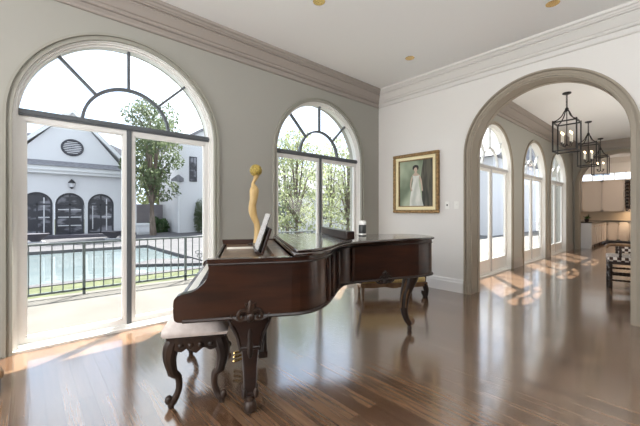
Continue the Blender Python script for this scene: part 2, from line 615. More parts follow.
# panelled lining of the near arch
mb = MB().band(AC, AR - .016, AR + .001, ASP, XA + .003, XA + .07, 0, 40).band(AC, AR - .016, AR + .001, ASP, XA + .23, XA + .297, 0, 40)
mb.band(AC, AR - .006, AR + .001, ASP, XA + .06, XA + .24, 0, 40)
struct(mb.swap().build('trim_9', 'arch', smooth=30))
mb = MB().band(1.42, 1.005, 1.021, 2.1, XE + .003, XE + .277, 0, 40)
struct(mb.swap().build('trim_10', 'arch', smooth=30))


# ------------------------------------------------------------------ arched windows with french doors
def window(name, cx, yw, r, sp, tr, casing, lab, sun_kick=0., T=.27, bar='muntin', w0=.05):
    w = bpy.data.objects.new(name, None)
    C.objects.link(w)
    w.location = (cx, yw, 0)
    struct(w, lab, 'window')
    g = r - .042        # clear opening
    mb = MB()
    mb.band(0, r - .004, r + .016, sp, -.020, .001, 0, 40)
    mb.band(0, r + .016, r + .036, sp, -.012, .001, 0, 40)
    mb.band(0, r + .036, r + .058, sp, -.034, .001, 0, 40)
    mb.build('casing', casing, w, smooth=30)
    mb = MB()
    mb.band(0, r - .013, r, sp, w0 - .035, w0 + .01, .0, 40)
    mb.band(0, r - .027, r, sp, w0 - .012, w0 + .1, .0, 40)
    mb.band(0, g, r, sp, w0 + .015, w0 + .1, .0, 40)
    mb.build('frame', 'white', w, smooth=30)
    MB().box(-r, r, .0, T, 0, .022).box(-g, g, .05, T, .02, .05).build('threshold', 'white', w, smooth=0)
    MB().box(-g, g, .062, .15, tr - .03, tr + .03).box(-g, g, .05, .065, tr - .012, tr + .012).build('transom', bar, w, smooth=0)
    mb = MB()
    ri = g * .465
    mb.band(0, ri - .014, ri + .014, tr, .08, .125, None, 28)
    for a in (45, 90, 135):
        ca, sa = cos(R(a)), sin(R(a))
        # spoke from the inner arc to the frame
        t = g
        while math.hypot(t * ca, tr + t * sa - sp) > g:
            t -= .005
        p0, p1 = Vector((ri * ca, .1025, tr + ri * sa)), Vector((t * ca, .1025, tr + t * sa))
        d = (p1 - p0).normalized()
        q = Vector((-d.z, 0, d.x)) * .012
        mb.add([p + e + Vector((0, o, 0)) for o in (-.022, .022) for p, e in ((p0, -q), (p1, -q), (p1, q), (p0, q))],
               [(0, 1, 2, 3), (7, 6, 5, 4), (0, 4, 5, 1), (1, 5, 6, 2), (2, 6, 7, 3), (3, 7, 4, 0)])
    mb.build('fanlight_bars', bar, w, smooth=30)
    zz = [tr + .02] + []
    aa = math.asin(min(1, (tr + .02 - sp) / g))
    pts = [(g * cos(aa + (pi - 2 * aa) * i / 32), sp + g * sin(aa + (pi - 2 * aa) * i / 32)) for i in range(33)]
    MB().prism(pts, .100, .105, 'xz').build('fanlight_glass', 'glass', w, smooth=0)
    zt, zb, st = tr - .03, .05, .048
    for s in (-1, 1):
        x0, x1 = sorted((s * .004, s * g))
        mb = MB().box(x0, x0 + st, .08, .125, zb, zt).box(x1 - st, x1, .08, .125, zb, zt)
        mb.box(x0 + st, x1 - st, .08, .125, zt - .045, zt).box(x0 + st, x1 - st, .08, .125, zb, zb + .052)
        # glazing beads
        for (a, b, c_, d_) in ((x0 + st, x0 + st + .012, zb + .052, zt - .045), (x1 - st - .012, x1 - st, zb + .052, zt - .045),
                               (x0 + st, x1 - st, zb + .052, zb + .064), (x0 + st, x1 - st, zt - .057, zt - .045)):
            mb.box(a, b, .088, .117, c_, d_)
        if sun_kick:  # foot panel added to start the sun patches away from the wall
            mb.box(x0 + st, x1 - st, .09, .115, zb + .052, sun_kick).box(x0 + st, x1 - st, .08, .125, sun_kick - .05, sun_kick)
        lf = mb.build('door_leaf', 'white', w, smooth=0)
        MB().box(x0 + st, x1 - st, .100, .105, max(sun_kick, zb + .052), zt - .045).build('glass', 'glass', lf, smooth=0)
    MB().box(-.022, .022, .066, .08, zb, zt).build('astragal', bar, w, smooth=0)
    return w


window('window_1', W1, YW, RW, SPR, 2.155, 'casing', 'big arched window with double glass doors facing the pool')
window('window_2', W2, YW, RW, SPR, 2.155, 'casing', 'arched window in the room corner with green trees outside')
HL = ('first hall window seen beside the left jamb of the archway', 'middle of the three arched hall windows', 'farthest arched hall window beside the end wall')
for i, c in enumerate(HW):
    window('window_%d' % (i + 3), c, YH, .9, 2.10, 2.15, 'arch', HL[i], sun_kick=.30, T=.16, bar='hall_bar', w0=.035)
# high kitchen window
w = bpy.data.objects.new('window_6', None)
C.objects.link(w)
w.location = (XK, 1.66, 2.57)
struct(w, 'long low white window above the kitchen wall cabinets', 'window')
mb = MB().box(-.02, .1, -1.4, 1.45, 0, .03).box(-.02, .1, -1.4, 1.45, .3, .33)
for k in range(9):
    yy = -1.4 + k * 2.85 / 8
    mb.box(-.02, .1, yy - .015, yy + .015, 0, .33)
mb.build('frame', 'white', w, smooth=0)
MB().box(.05, .055, -1.4, 1.45, .02, .31).build('glass', 'glass', w, smooth=0)

# ------------------------------------------------------------------ ceiling lights, switches
for (x, y, lab) in ((2.32, 2.62, 'small recessed ceiling light above the piano keyboard end'),
                    (4.16, 2.70, 'small recessed ceiling light nearest the room corner'),
                    (4.22, .97, 'lit recessed ceiling light in front of the archway')):
    t = thing('recessed_light', lab, 'ceiling light', (x, y, ZC), group='recessed ceiling lights')
    MB().lathe([(.046, -.004), (.062, -.004), (.066, 0), (.066, .01), (.046, .01)], n=24).build('trim_ring', 'brass', t)
    MB().lathe([(.0, -.003), (.047, -.003), (.047, .004), (0, .004)], n=20).build('lens', 'lamp', t)
for (y, lab, dot) in ((2.555, 'white wall switch nearer the portrait, with a small dark toggle', True), (2.405, 'plain white wall switch nearer the archway', False)):
    t = thing('wall_switch', lab, 'switch', (XA, y, 1.36), group='wall switches')
    MB().box(-.006, 0, -.036, .036, -.06, .06).build('plate', 'white_plastic', t, bevel=.002)
    MB().box(-.016, -.005, -.008, .008, -.014, .014).build('toggle', 'black_plastic' if dot else 'white_plastic', t)

# ------------------------------------------------------------------ portrait
pt = thing('portrait_painting', 'framed portrait of a dark-haired lady in a white gown on the wall', 'painting', (XA, 3.12, 1.745))
def fr(o, i, d0, d1, name, m, bevel=.004):
    mb = MB()
    (a, b), (c, d) = o, i
    mb.box(-d1, -d0, -a, a, d, b).box(-d1, -d0, -a, a, -b, -d).box(-d1, -d0, -a, -c, -d, d).box(-d1, -d0, c, a, -d, d)
    return mb.build(name, m, pt, bevel=bevel)
fr((.44, .512), (.388, .458), .0, .065, 'frame', 'gilt', .012)
fr((.388, .458), (.335, .405), .0, .045, 'liner', 'cream_gilt')
fr((.342, .412), (.322, .392), .0, .034, 'slip', 'gilt', .002)
M['pt_bg'] = mat('painted_ground', (.16, .20, .13), .55, noise=((.44, .50, .36), (1.2, 2.2, 1.7), 2, .38, .62))
M['pt_dark'] = mat('painted_curtain', (.035, .035, .025), .55, noise=((.11, .10, .07), (3, 14, 2), 2, .4, .6))
M['pt_skin'] = mat('painted_skin', (.52, .40, .31), .55)
M['pt_gown'] = mat('painted_gown', (.72, .72, .66), .55, noise=((.52, .54, .48), (9, 12, 4), 3, .4, .65))
M['pt_hair'] = mat('painted_hair', (.02, .016, .012), .55)
MB().box(-.014, -.004, -.33, .33, -.40, .40).build('canvas', 'pt_bg', pt, smooth=0)
# local +y is to the left in the picture
def flat(pts, d, name, m):
    return MB().prism([(-y, z) for y, z in pts], -.014 - d, -.012, 'yz').build(name, m, pt, smooth=0)
flat(cr([(.13, -.395), (.12, -.2), (.10, .05), (.115, .22), (.15, .395)], 4) + [(.325, .395), (.325, -.395)], .001, 'painted_curtain', 'pt_dark')
gown = cr([(-.12, -.39), (-.10, -.2), (-.06, .0), (-.055, .10), (-.065, .14), (-.03, .155), (.02, .14), (.05, .155), (.075, .13), (.06, .08), (.06, .0), (.10, -.2), (.15, -.39)], 4)
flat(gown, .002, 'painted_gown', 'pt_gown')
flat(cr([(-.075, .13), (-.10, .05), (-.11, -.05), (-.085, -.13), (-.065, -.12), (-.085, -.05), (-.075, .04), (-.055, .10)], 4), .003, 'painted_arm', 'pt_skin')
flat(cr([(.08, .13), (.115, .05), (.13, -.05), (.14, -.13), (.115, -.13), (.105, -.05), (.085, .04), (.06, .10)], 4), .003, 'painted_arm', 'pt_skin')
flat(cr([(-.065, .14), (-.03, .17), (-.018, .20), (-.035, .23), (-.028, .265), (0, .28), (.03, .26), (.03, .22), (.02, .195), (.03, .17), (.075, .14), (.05, .13), (0, .125), (-.05, .13)], 4), .003, 'painted_face', 'pt_skin')
flat(cr([(-.045, .225), (-.06, .26), (-.045, .30), (0, .315), (.045, .30), (.055, .26), (.042, .225), (.03, .245), (.02, .265), (-.01, .27), (-.03, .25)], 4), .004, 'painted_hair', 'pt_hair')

# ------------------------------------------------------------------ grand piano
PR = R(-28.5)
PO = Vector((.994, 1.743, 0))
pi_ = thing('grand_piano', 'dark polished mahogany grand piano with carved legs', 'piano', PO, PR)
ZB, ZT, NW = .615, .972, 1.48
AH = .25
# side cheeks, cut in a step and a curve down to the key bed
cheek = [(-.246, ZT), (-.238, .925)] + cr([(-.236, .90), (-.246, .865), (-.275, .825), (-.325, .79), (-.375, .778), (-.412, .765), (-.428, .735), (-.428, .65), (-.415, .622), (-.385, ZB)], 4)[0:]
cheek += [(-.10, ZB), (0, ZB - .006), (.12, ZB), (AH, ZB), (AH, ZT)]
outl = [(AH, 0)] + cr([(.30, .004), (.38, .035), (.46, .105), (.53, .205), (.61, .36), (.70, .545), (.79, .69), (.88, .755), (1.0, .785), (1.2, .825), (1.45, .87), (1.67, .905), (1.805, .96), (1.86, 1.06), (1.875, 1.22), (1.85, 1.38), (1.76, 1.46), (1.64, NW)], 5) + [(AH, NW)]
def inset(poly, d):
    """offset of an open outline to its left side"""
    out = []
    for i, p in enumerate(poly):
        a, b = poly[max(i - 1, 0)], poly[min(i + 1, len(poly) - 1)]
        t = Vector((b[0] - a[0], b[1] - a[1])).normalized()
        out.append((p[0] - t.y * d, p[1] + t.x * d))
    return out
mb = MB()
mb.prism(cheek, 0, .065, 'xz').prism(cheek, NW - .065, NW, 'xz')
inn = inset(outl, .06)
for i in range(len(outl) - 1):
    a, b, c_, d_ = outl[i], outl[i + 1], inn[i + 1], inn[i]
    v = [(p[0], p[1], z) for z in (ZB, ZT) for p in (a, b, c_, d_)]
    mb.add(v, [(0, 3, 2, 1), (4, 5, 6, 7), (0, 1, 5, 4), (2, 3, 7, 6)])
case = mb.build('case', 'mahogany', pi_, smooth=40)
MB().prism([(AH - .6, .03), (AH, .03)] + [q for q in inset(outl, .03)[1:-1]] + [(AH, NW - .03), (AH - .6, NW - .03)], ZB + .005, ZB + .05).build('bottom_board', 'dark_mahogany', pi_, smooth=0)
# beads along the lower edge and the pilaster strips where the side curves
mb = MB()
lo = inset(outl, -.006)
mb.tube([(p[0], p[1], ZB + .008) for p in lo[:70]], .011, 6)
mb.tube([(p[0], -.004, ZB + .008) for p in [(-.38, 0), (AH, 0)]], .011, 6)
mb.tube([(p[0], p[1], ZT - .03) for p in inset(outl, -.002)], .007, 6)
mb.tube([(-.24, -.002, ZT - .03), (AH, -.002, ZT - .03)], .007, 6)
mb.build('bead_moulding', 'dark_mahogany', case)
for k in (16, 20, 26, 37):
    p, q = outl[k], inset(outl, -.006)[k]
    MB().tube([(q[0], q[1], ZB + .02), (q[0], q[1], ZT - .04)], .017, 10).build('pilaster', 'mahogany', case)
# lid, folded-back front flap with its lip
lidl = cr([(.30, -.018), (.38, .008), (.46, .065), (.54, .155), (.62, .285), (.70, .42), (.79, .54), (.90, .64), (1.04, .71), (1.25, .785), (1.45, .842), (1.67, .88), (1.82, .94), (1.882, 1.05), (1.897, 1.22), (1.87, 1.39), (1.77, 1.48), (1.64, NW + .02)], 5)
lidp = [(AH + .012, -.02)] + lidl + [(AH + .012, NW + .02)]
MB().prism(lidp, ZT + .004, ZT + .026).build('lid', 'lid_polish', pi_, bevel=.006)
fl = [(p[0], p[1] + .008) for p in lidl if p[0] < .86 and p[1] < 1]
n_end = [p for p in fl if p[1] < 1][-1]
flp = [(AH + .03, -.014)] + [p for p in fl if p[1] < 1] + [(.865, NW + .01), (AH + .03, NW + .01)]
flap = MB().prism(flp, ZT + .027, ZT + .045).build('front_flap', 'lid_polish', pi_, bevel=.005)
MB().box(.80, .872, n_end[1] - .0, NW + .01, ZT + .046, ZT + .116).build('flap_lip', 'dark_mahogany', flap, bevel=.006)
# key bed, keys, fallboard, music shelf
kbd = MB().box(-.40, AH, .065, NW - .065, ZB + .01, .70).box(-.42, -.395, .065, NW - .065, ZB + .01, .735)
kbd.build('key_bed', 'mahogany', pi_, bevel=.004)
mb = MB()
kw = (NW - .25) / 52
for i in range(52):
    mb.box(-.39, -.235, .125 + i * kw + .0006, .125 + (i + 1) * kw - .0006, .70, .742)
kys = mb.build('keyboard', 'ivory', pi_, smooth=0)
mb = MB()
for i in range(51):
    if (i + 5) % 7 not in (2, 6):
        y = .125 + (i + 1) * kw
        mb.box(-.335, -.235, y - .005, y + .005, .735, .755)
mb.build('black_keys', 'ebony', kys, smooth=0)
for n in (.065, NW - .125):
    MB().box(-.395, -.20, n, n + .06, .70, .765).build('key_block', 'mahogany', pi_, bevel=.006)
MB().box(-.235, -.215, .065, NW - .065, .70, .93).build('fallboard', 'dark_mahogany', pi_, bevel=.004)
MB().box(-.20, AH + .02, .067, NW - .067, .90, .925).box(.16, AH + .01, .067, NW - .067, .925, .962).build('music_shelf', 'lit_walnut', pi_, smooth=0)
mb = MB()
for n in (.22, .98):
    MB().box(-.18, .15, n - .022, n + .022, .925, .94).build('plate_bar', 'ivory', pi_, bevel=.003)
dm = Matrix.Translation((.085, 0, .942)) @ Matrix.Rotation(R(19), 4, 'Y')
mb = MB().box(-.006, .012, .36, 1.06, 0, .20, dm).box(-.05, .0, .36, 1.06, 0, .014, dm)
mb.xf(Matrix.Identity(4))
mb.build('music_desk', 'dark_mahogany', pi_, bevel=.003)
# carved crest above the front leg, on both front legs and at the tail
def carving(c, w, h, n_):
    mb = MB()
    for s in (-1, 1):
        mb.tube([(c[0] + s * x * w, n_, c[1] + z * h) for x, z in cr([(.05, .1), (.25, .35), (.5, .3), (.6, 0), (.42, -.15), (.33, .05)], 4)], [.013] * 21, 6)
        mb.tube([(c[0] + s * x * w, n_, c[1] + z * h) for x, z in cr([(.1, -.1), (.5, -.2), (.85, -.05), (1.0, .15)], 4)], [.014 - .0008 * i for i in range(13)], 6)
        mb.tube([(c[0] + s * x * w, n_, c[1] + z * h) for x, z in cr([(.0, .1), (.12, .5), (.2, .75), (.08, .6)], 4)], .011, 6)
    mb.ball((c[0], n_, c[1] + .45 * h), .02, .014, .05)
    mb.ball((c[0], n_ - .004, c[1] - .05 * h), .028, .018, .028)
    return mb
carving((.0, ZB + .012), .115, .105, -.008).build('carved_crest', 'walnut', case)
# front legs: tapered, fluted, flared under the case, collar and ball foot
def front_leg(n, s):
    lg = bpy.data.objects.new('leg', bpy.data.meshes.new('leg'))
    prof = [(.125, .612), (.118, .585), (.095, .555), (.072, .51), (.060, .46), (.056, .43), (.060, .425), (.060, .415), (.052, .41), (.046, .30), (.040, .17), (.038, .145), (.046, .14), (.048, .125), (.034, .115)]
    mb = MB()
    k = 24
    v, f = [], []
    for i, (r, z) in enumerate(prof):
        for j in range(k):
            a = 2 * pi * j / k
            c_, s_ = cos(a), sin(a)
            q = max(abs(c_), abs(s_)) ** .75
            rr = r / q
            if .15 < z < .41:
                rr *= 1 - .07 * (j % 2)
            ny = min(1, .062 / r) if z > .45 else 1
            v.append((rr * c_, rr * s_ * ny, z))
    for i in range(len(prof) - 1):
        for j in range(k):
            f.append((i * k + j, i * k + (j + 1) % k, (i + 1) * k + (j + 1) % k, (i + 1) * k + j))
    f += [tuple(range(k)), tuple(range((len(prof) - 1) * k, len(prof) * k))[::-1]]
    mb.add(v, f)
    lg = mb.move(0.0, n).build('leg', 'dark_mahogany', pi_, smooth=30)
    mb = MB()
    for a in (-1, 1):
        mb.tube([(a * x, n - .03 * s, z) for x, z in cr([(.165, .60), (.15, .618), (.125, .60), (.105, .55), (.075, .49), (.062, .44), (.055, .40)], 4)], [.013] * 25, 8)
        mb.build('leg_bracket', 'walnut', lg)
        mb = MB()
    for a in (-1, 1):
        for q in (-1, 1):
            MB().ball((a * .036, n + q * .036, .135), .017, .017, .034).build('ankle_leaf', 'walnut', lg)
    mb.ball((0, n - .05 * s, .50), .022, .016, .07)
    mb.ball((0, n - .052 * s, .43), .02, .016, .075)
    mb.build('leg_carving', 'walnut', lg)
    MB().lathe([(.02, .0), (.036, .012), (.042, .035), (.038, .06), (.025, .075), (.034, .085), (.036, .1), (.028, .118)], 0, n).build('ball_foot', 'walnut', lg)
front_leg(.09, 1)
front_leg(NW - .09, -1)
# cabriole tail leg
d = Vector((sin(R(41.7) + PR * 0), 0, 0))
ang = R(-41.7) - PR          # camera-right direction inside the piano's own frame
ru = Vector((cos(ang), sin(ang), 0))
tb = Vector((1.655, 1.15, 0))
prof = cr([(.030, .62, .088), (.020, .56, .082), (-.006, .47, .064), (-.032, .38, .052), (-.045, .28, .042), (-.040, .19, .035), (-.018, .12, .031), (.004, .085, .03), (.012, .062, .026)], 4)
mb = MB().tube([tb + ru * x + Vector((0, 0, z)) for x, z, r in prof], [r for x, z, r in prof], 12)
tl = mb.build('leg', 'walnut', pi_)
mb = MB()
mb.tube([tb + ru * x + Vector((0, 0, z)) for x, z in cr([(-.005, .075), (.02, .065), (.045, .08), (.05, .11), (.035, .125), (.022, .11), (.03, .095)], 4)], .016, 8)
pr2 = cr([(.10, .60, .02), (.065, .53, .02), (.02, .43, .017), (-.012, .33, .013), (-.018, .24, .01)], 4)
mb.tube([tb + ru * x + Vector((0, 0, z)) for x, z, r in pr2], [r for x, z, r in pr2], 8)
for xx in (-.045, .005):
    mb.tube([tb + ru * (x + xx) + Vector((ru.y * .05, -ru.x * .05, z)) for x, z, r in prof[:18]], [.014 - .0004 * i for i in range(18)], 6)
mb.build('leg_carving', 'lit_walnut', tl)
MB().lathe([(.018, 0), (.024, .012), (.024, .035), (.016, .05), (.014, .07)], tb.x + ru.x * .012, tb.y + ru.y * .012).build('caster', 'walnut', tl)
carving((0, 0), .11, .10, 0).xf(Matrix.Translation((1.25, .835, ZB - .005)) @ Matrix.Rotation(R(11), 4, 'Z')).build('carved_crest', 'walnut', case)
# pedal lyre
ly = MB()
for s in (-1, 1):
    ly.tube([(.13, .74 + s * x, z) for x, z in cr([(.07, .62), (.10, .50), (.09, .36), (.04, .25), (.06, .17), (.10, .14)], 4)], .016, 8)
ly.box(.08, .15, .64, .84, .085, .135).box(.10, .18, .66, .82, .59, .625)
lyr = ly.build('pedal_lyre', 'walnut', pi_, bevel=.004)
for k in (-1, 0, 1):
    mb = MB().tube([(x, .74 + .075 * k, z) for x, z in cr([(.10, .10), (.0, .10), (-.07, .085), (-.12, .075)], 4)], [.009, .009, .009, .009, .009, .01, .011, .013, .015, .017, .018, .017, .012], 8, sy=.6)
    mb.build('pedal', 'brass', lyr)
    MB().tube([(.14, .74 + .04 * k, .14), (.14, .74 + .04 * k, .60)], .005, 6).build('pedal_rod', 'brass', lyr)

def pp(a, n, z=0):
    return Vector((PO.x + a * cos(PR) - n * sin(PR), PO.y + a * sin(PR) + n * cos(PR), z))

# open music book on the desk
bk = thing('music_book', 'open pale music book leaning on the piano music desk', 'book', pp(.073, .66, .960), PR)
bm_ = Matrix.Rotation(R(19), 4, 'Y')
MB().box(-.012, -.007, -.24, .24, 0, .29, bm_).build('cover', 'black_plastic', bk, smooth=0)
for s in (-1, 1):
    MB().prism([(0, -.016), (s * .06, -.026), (s * .225, -.018), (s * .225, -.012), (0, -.012)], .004, .285).xf(Matrix(((0, 1, 0, 0), (1, 0, 0, 0), (0, 0, 1, 0), (0, 0, 0, 1)))).xf(bm_).build('page_block', 'paper', bk, smooth=0)

# carved wooden figure on the piano
sc = thing('carved_figure', 'tall slender pale wood carving with a round golden head, on the piano', 'sculpture', pp(.07, 1.30, .926), PR * 0 - R(41.7))
sp_ = cr([(.012, .0, .040), (.02, .06, .036), (.026, .14, .038), (.020, .21, .036), (-.004, .27, .042), (-.020, .33, .050), (-.022, .39, .046), (-.012, .45, .047), (-.006, .51, .056), (-.004, .55, .054), (-.004, .58, .034)], 5)
MB().tube([(x, 0, z) for x, z, r in sp_], [r * .8 for x, z, r in sp_], 14, sx=1, sy=.8).build('body', 'sculpt_wood', sc)
n1 = cr([(-.006, .57, .030), (-.016, .60, .019), (-.006, .63, .016), (.010, .66, .022), (.016, .685, .03)], 4)
MB().tube([(x, 0, z) for x, z, r in n1], [r for x, z, r in n1], 10).build('neck', 'sculpt_wood', sc)
MB().ball((.012, 0, .735), .062, .058, .060, 20, 14).build('head', 'sculpt_gold', sc)
MB().box(-.055, .065, -.05, .05, 0, .014).build('base', 'walnut', sc, bevel=.003)

# candle jar on the lid
cj = thing('candle_jar', 'white and black candle jar standing on the piano lid', 'candle jar', pp(.965, 1.0, ZT + .027), 0)
cj.location = pp(1.06, .93, ZT + .0265)
MB().lathe([(.033, 0), (.036, .004), (.036, .045), (.033, .05)], n=24).build('foot', 'white_plastic', cj)
MB().lathe([(.032, .05), (.035, .053), (.035, .125), (.032, .13)], n=24).build('jar', 'black_plastic', cj)
MB().lathe([(.033, .13), (.036, .132), (.036, .152), (.030, .168), (.010, .172)], n=24).build('lid', 'white_plastic', cj)
MB().lathe([(.0352, .018), (.0366, .019), (.0366, .034), (.0352, .035)], n=24).build('label_band', 'black_plastic', cj)

# ------------------------------------------------------------------ piano bench
bn = thing('piano_bench', 'carved dark bench with pale cushion tucked under the keyboard', 'bench', pp(-.335, .66), PR)
def cabriole(mb, x, y, ox, oy, h, k=1., amp=1.):
    d = Vector((ox, oy, 0)).normalized()
    b = Vector((x, y, 0))
    pr = cr([(.0, h, .040 * k), (.022 * amp, h - .06, .044 * k), (.030 * amp, h - .13, .036 * k), (.012 * amp, h - .22, .026 * k), (-.016 * amp, h * .42, .020 * k), (-.020 * amp, h * .27, .018 * k), (-.004 * amp, h * .15, .019 * k), (.016 * amp, h * .085, .024 * k), (.022 * amp, .025, .020 * k), (.022 * amp, 0, .015 * k)], 4)
    mb.tube([b + d * q + Vector((0, 0, z)) for q, z, r in pr], [r for q, z, r in pr], 10)
    # scroll foot, knee leaf
    c_ = b + d * (.035 * amp) + Vector((0, 0, h * .12))
    mb.ball(c_, .021 * k, .021 * k, .026 * k)
    for q, z, r in ((.040, h - .13, .022), (.030, h - .20, .015)):
        mb.ball(b + d * q * amp + Vector((0, 0, z)), r * k, r * k, .04 * k)
    return mb
for sa in (-1, 1):
    for sn in (-1, 1):
        cabriole(MB(), sa * .130, sn * .405, sa, sn * .25, .445, 1.14, 1.1).build('leg', 'walnut', bn)
mb = MB()
for sn in (-1, 1):
    pts = cr([(-.14, .385), (-.09, .365), (-.05, .385), (-.02, .365), (0, .352), (.02, .365), (.05, .385), (.09, .365), (.14, .385)], 3)
    mb.prism([(x, z) for x, z in pts] + [(.16, .45), (-.16, .45)], sn * .44 - .012, sn * .44 + .012, 'xz')
for sa in (-1, 1):
    pts = cr([(-.40, .385), (-.25, .36), (-.12, .385), (0, .35), (.12, .385), (.25, .36), (.40, .385)], 4)
    mb.prism([(y, z) for y, z in pts] + [(.43, .45), (-.43, .45)], sa * .165 - .012, sa * .165 + .012, 'yz')
for sn in (-1, 1):
    for x in (-.09, -.03, .03, .09):
        mb.ball((x, sn * .452, .405), .018, .012, .016)
mb.box(-.175, .175, -.45, .45, .44, .465)
mb.build('apron', 'walnut', bn, smooth=30)
# cushion with soft edge
cu = MB()
nx, ny = 10, 22
hx, hy = .195, .475
def cz(x, y):
    e = max(abs(x), abs(y) ** 1.2)
    return (.12 + .03 * max(0, x - .3)) * (1 - max(0, (abs(x) - .55) / .45) ** 2.4) * (1 - max(0, (abs(y) - .75) / .25) ** 2.4)
v, f = [], []
for i in range(nx + 1):
    for j in range(ny + 1):
        x, y = -1 + 2 * i / nx, -1 + 2 * j / ny
        v.append((x * hx, y * hy, .50 + cz(x, y) * .75 - .018 * x))
for i in range(nx):
    for j in range(ny):
        a = i * (ny + 1) + j
        f.append((a, a + ny + 1, a + ny + 2, a + 1))
cu.add(v, f)
rim = [i * (ny + 1) for i in range(nx + 1)] + [nx * (ny + 1) + j for j in range(1, ny + 1)] + [i * (ny + 1) + ny for i in range(nx - 1, -1, -1)] + [j for j in range(ny - 1, 0, -1)]
base = len(cu.v)
mid = [(v[i][0] * 1.02, v[i][1] * 1.01, .485) for i in rim] + [(v[i][0] * .97, v[i][1] * .985, .464) for i in rim]
k = len(rim)
fs = []
for q in range(k):
    fs.append((rim[q], rim[(q + 1) % k], base + (q + 1) % k, base + q))
    fs.append((base + q, base + (q + 1) % k, base + k + (q + 1) % k, base + k + q))
fs.append(tuple(base + k + q for q in range(k)))
cu.v += mid
cu.f += fs
cu.build('cushion', 'cushion', bn, smooth=60)

# ------------------------------------------------------------------ low settee behind the piano tail
se = thing('low_settee', 'low carved settee with golden seat behind the piano tail', 'settee', (4.10, 3.02, 0), R(-35))
# local x runs along its front, -y is the front
for (x, y, big) in ((-.46, -.20, 0), (-.42, .20, 0), (.46, -.20, 1), (.42, .20, 0)):
    if x > .44:
        cabriole(MB(), x, y, 1, -.3, .20, .9, 1.1).build('leg', 'walnut', se)
    else:
        MB().tube([(x, y, 0), (x, y, .06), (x, y, .20)], [.016, .022, .028], 8).build('leg', 'lit_walnut', se)
mb = MB()
pts = cr([(-.50, .165), (-.3, .155), (-.15, .165), (0, .145), (.15, .165), (.3, .155), (.50, .165)], 4)
mb.prism(pts + [(.50, .22), (-.50, .22)], -.235, -.20, 'xz').prism(pts + [(.50, .22), (-.50, .22)], .20, .235, 'xz')
mb.box(-.50, -.465, -.2, .2, .16, .22).box(.465, .50, -.2, .2, .16, .22)
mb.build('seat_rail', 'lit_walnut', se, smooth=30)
MB().box(-.48, .48, -.225, .225, .215, .30).build('seat', 'gold_cloth', se, bevel=.03, seg=3)
MB().box(-.46, .46, .17, .23, .30, .60).build('backrest', 'gold_cloth', se, bevel=.025, seg=3)
for s in (-1, 1):
    MB().tube([(s * x, -.17 + y, z) for x, y, z in cr([(.485, .0, .21), (.50, .0, .33), (.53, .0, .47), (.52, .02, .55), (.49, .12, .56), (.47, .36, .58)], 4)], .018, 8).build('arm', 'walnut', se)
    MB().ball((s * .535, -.175, .55), .022, .022, .022).build('arm_knob', 'walnut', se)

# ------------------------------------------------------------------ bit of furniture at the left edge
M['stool'] = mat('oiled_oak', (.30, .19, .10), .5)
st = thing('wooden_footstool', 'small wooden footstool cut off at the left edge beside the glass doors', 'footstool', (-.345, 3.24, 0), R(12))
MB().box(-.20, .20, -.14, .14, .10, .165).build('top', 'stool', st, bevel=.02, seg=3)
for x in (-1, 1):
    for y in (-1, 1):
        MB().tube([(x * .17, y * .11, 0), (x * .165, y * .108, .11)], [.017, .024], 8).build('leg', 'walnut', st)

# ------------------------------------------------------------------ hall lanterns
def lantern():
    t = thing('pendant_lantern', '', 'lantern', (0, 0, 0), R(0), 'hall lanterns')
    w, zb, zt = .18, -1.10, -.56
    MB().lathe([(.07, 0), (.07, -.02), (.05, -.03), (.012, -.04)], n=18).build('canopy', 'black', t)
    mb = MB()
    z = -.03
    while z > -.32:
        mb.tube([(.012 * cos(a), .0, z - .02 + .02 * sin(a)) if int(z * 1000) % 2 else (0, .012 * cos(a), z - .02 + .02 * sin(a)) for a in [i * pi / 4 for i in range(9)]], .004, 5)
        z -= .032
    mb.tube([(0, 0, -.02), (0, 0, -.34)], .005, 6)
    mb.build('chain', 'black', t)
    mb = MB()
    b = .011
    for x in (-w, w):
        for y in (-w, w):
            mb.box(x - b, x + b, y - b, y + b, zb - .02, zt + .03)
            mb.tube([(x * q, y * q, z) for q, z in cr([(1, zt + .01), (.66, zt + .05), (.36, zt + .12), (.22, zt + .19), (.05, zt + .25)], 4)], .010, 6)
    for z in (zb, zt):
        for s in (-w, w):
            mb.box(-w, w, s - b, s + b, z - b, z + b).box(s - b, s + b, -w, w, z - b, z + b)
    mb.lathe([(.012, zt + .22), (.03, zt + .24), (.03, zt + .26), (.012, zt + .285)])
    mb.build('frame', 'black', t, smooth=30)
    mb = MB().tube([(0, 0, zt + .24), (0, 0, zb + .10)], .008, 8)
    for i in range(4):
        a = pi / 4 + i * pi / 2
        mb.tube([(q * cos(a), q * sin(a), z) for q, z in cr([(0, zb + .14), (.04, zb + .09), (.08, zb + .10), (.095, zb + .15)], 4)], .006, 6)
        mb.lathe([(.0, 0), (.022, .004), (.022, .012), (.0, .014)], .095 * cos(a), .095 * sin(a), 12, zb + .15)
    mb.build('candle_arm', 'black', t)
    for i in range(4):
        a = pi / 4 + i * pi / 2
        c_ = MB().lathe([(.013, 0), (.013, .16)], .095 * cos(a), .095 * sin(a), 12, zb + .16).build('candle', 'candle', t)
        MB().ball((.095 * cos(a), .095 * sin(a), zb + .345), .011, .011, .026, 10, 7).build('bulb', 'bulb', c_)
    return t
LL = ('nearest black iron lantern hanging in the hall, highest of three', 'middle black iron lantern of the hall row', 'farthest and lowest looking black iron lantern in the hall')
l0 = None
for i, x in enumerate((7.58, 10.4, 13.05)):
    o = lantern() if i == 0 else copy_tree(l0)
    l0 = l0 or o
    o.location = (x, 1.52 + .13 * i, ZC)
    o['label'] = LL[i]

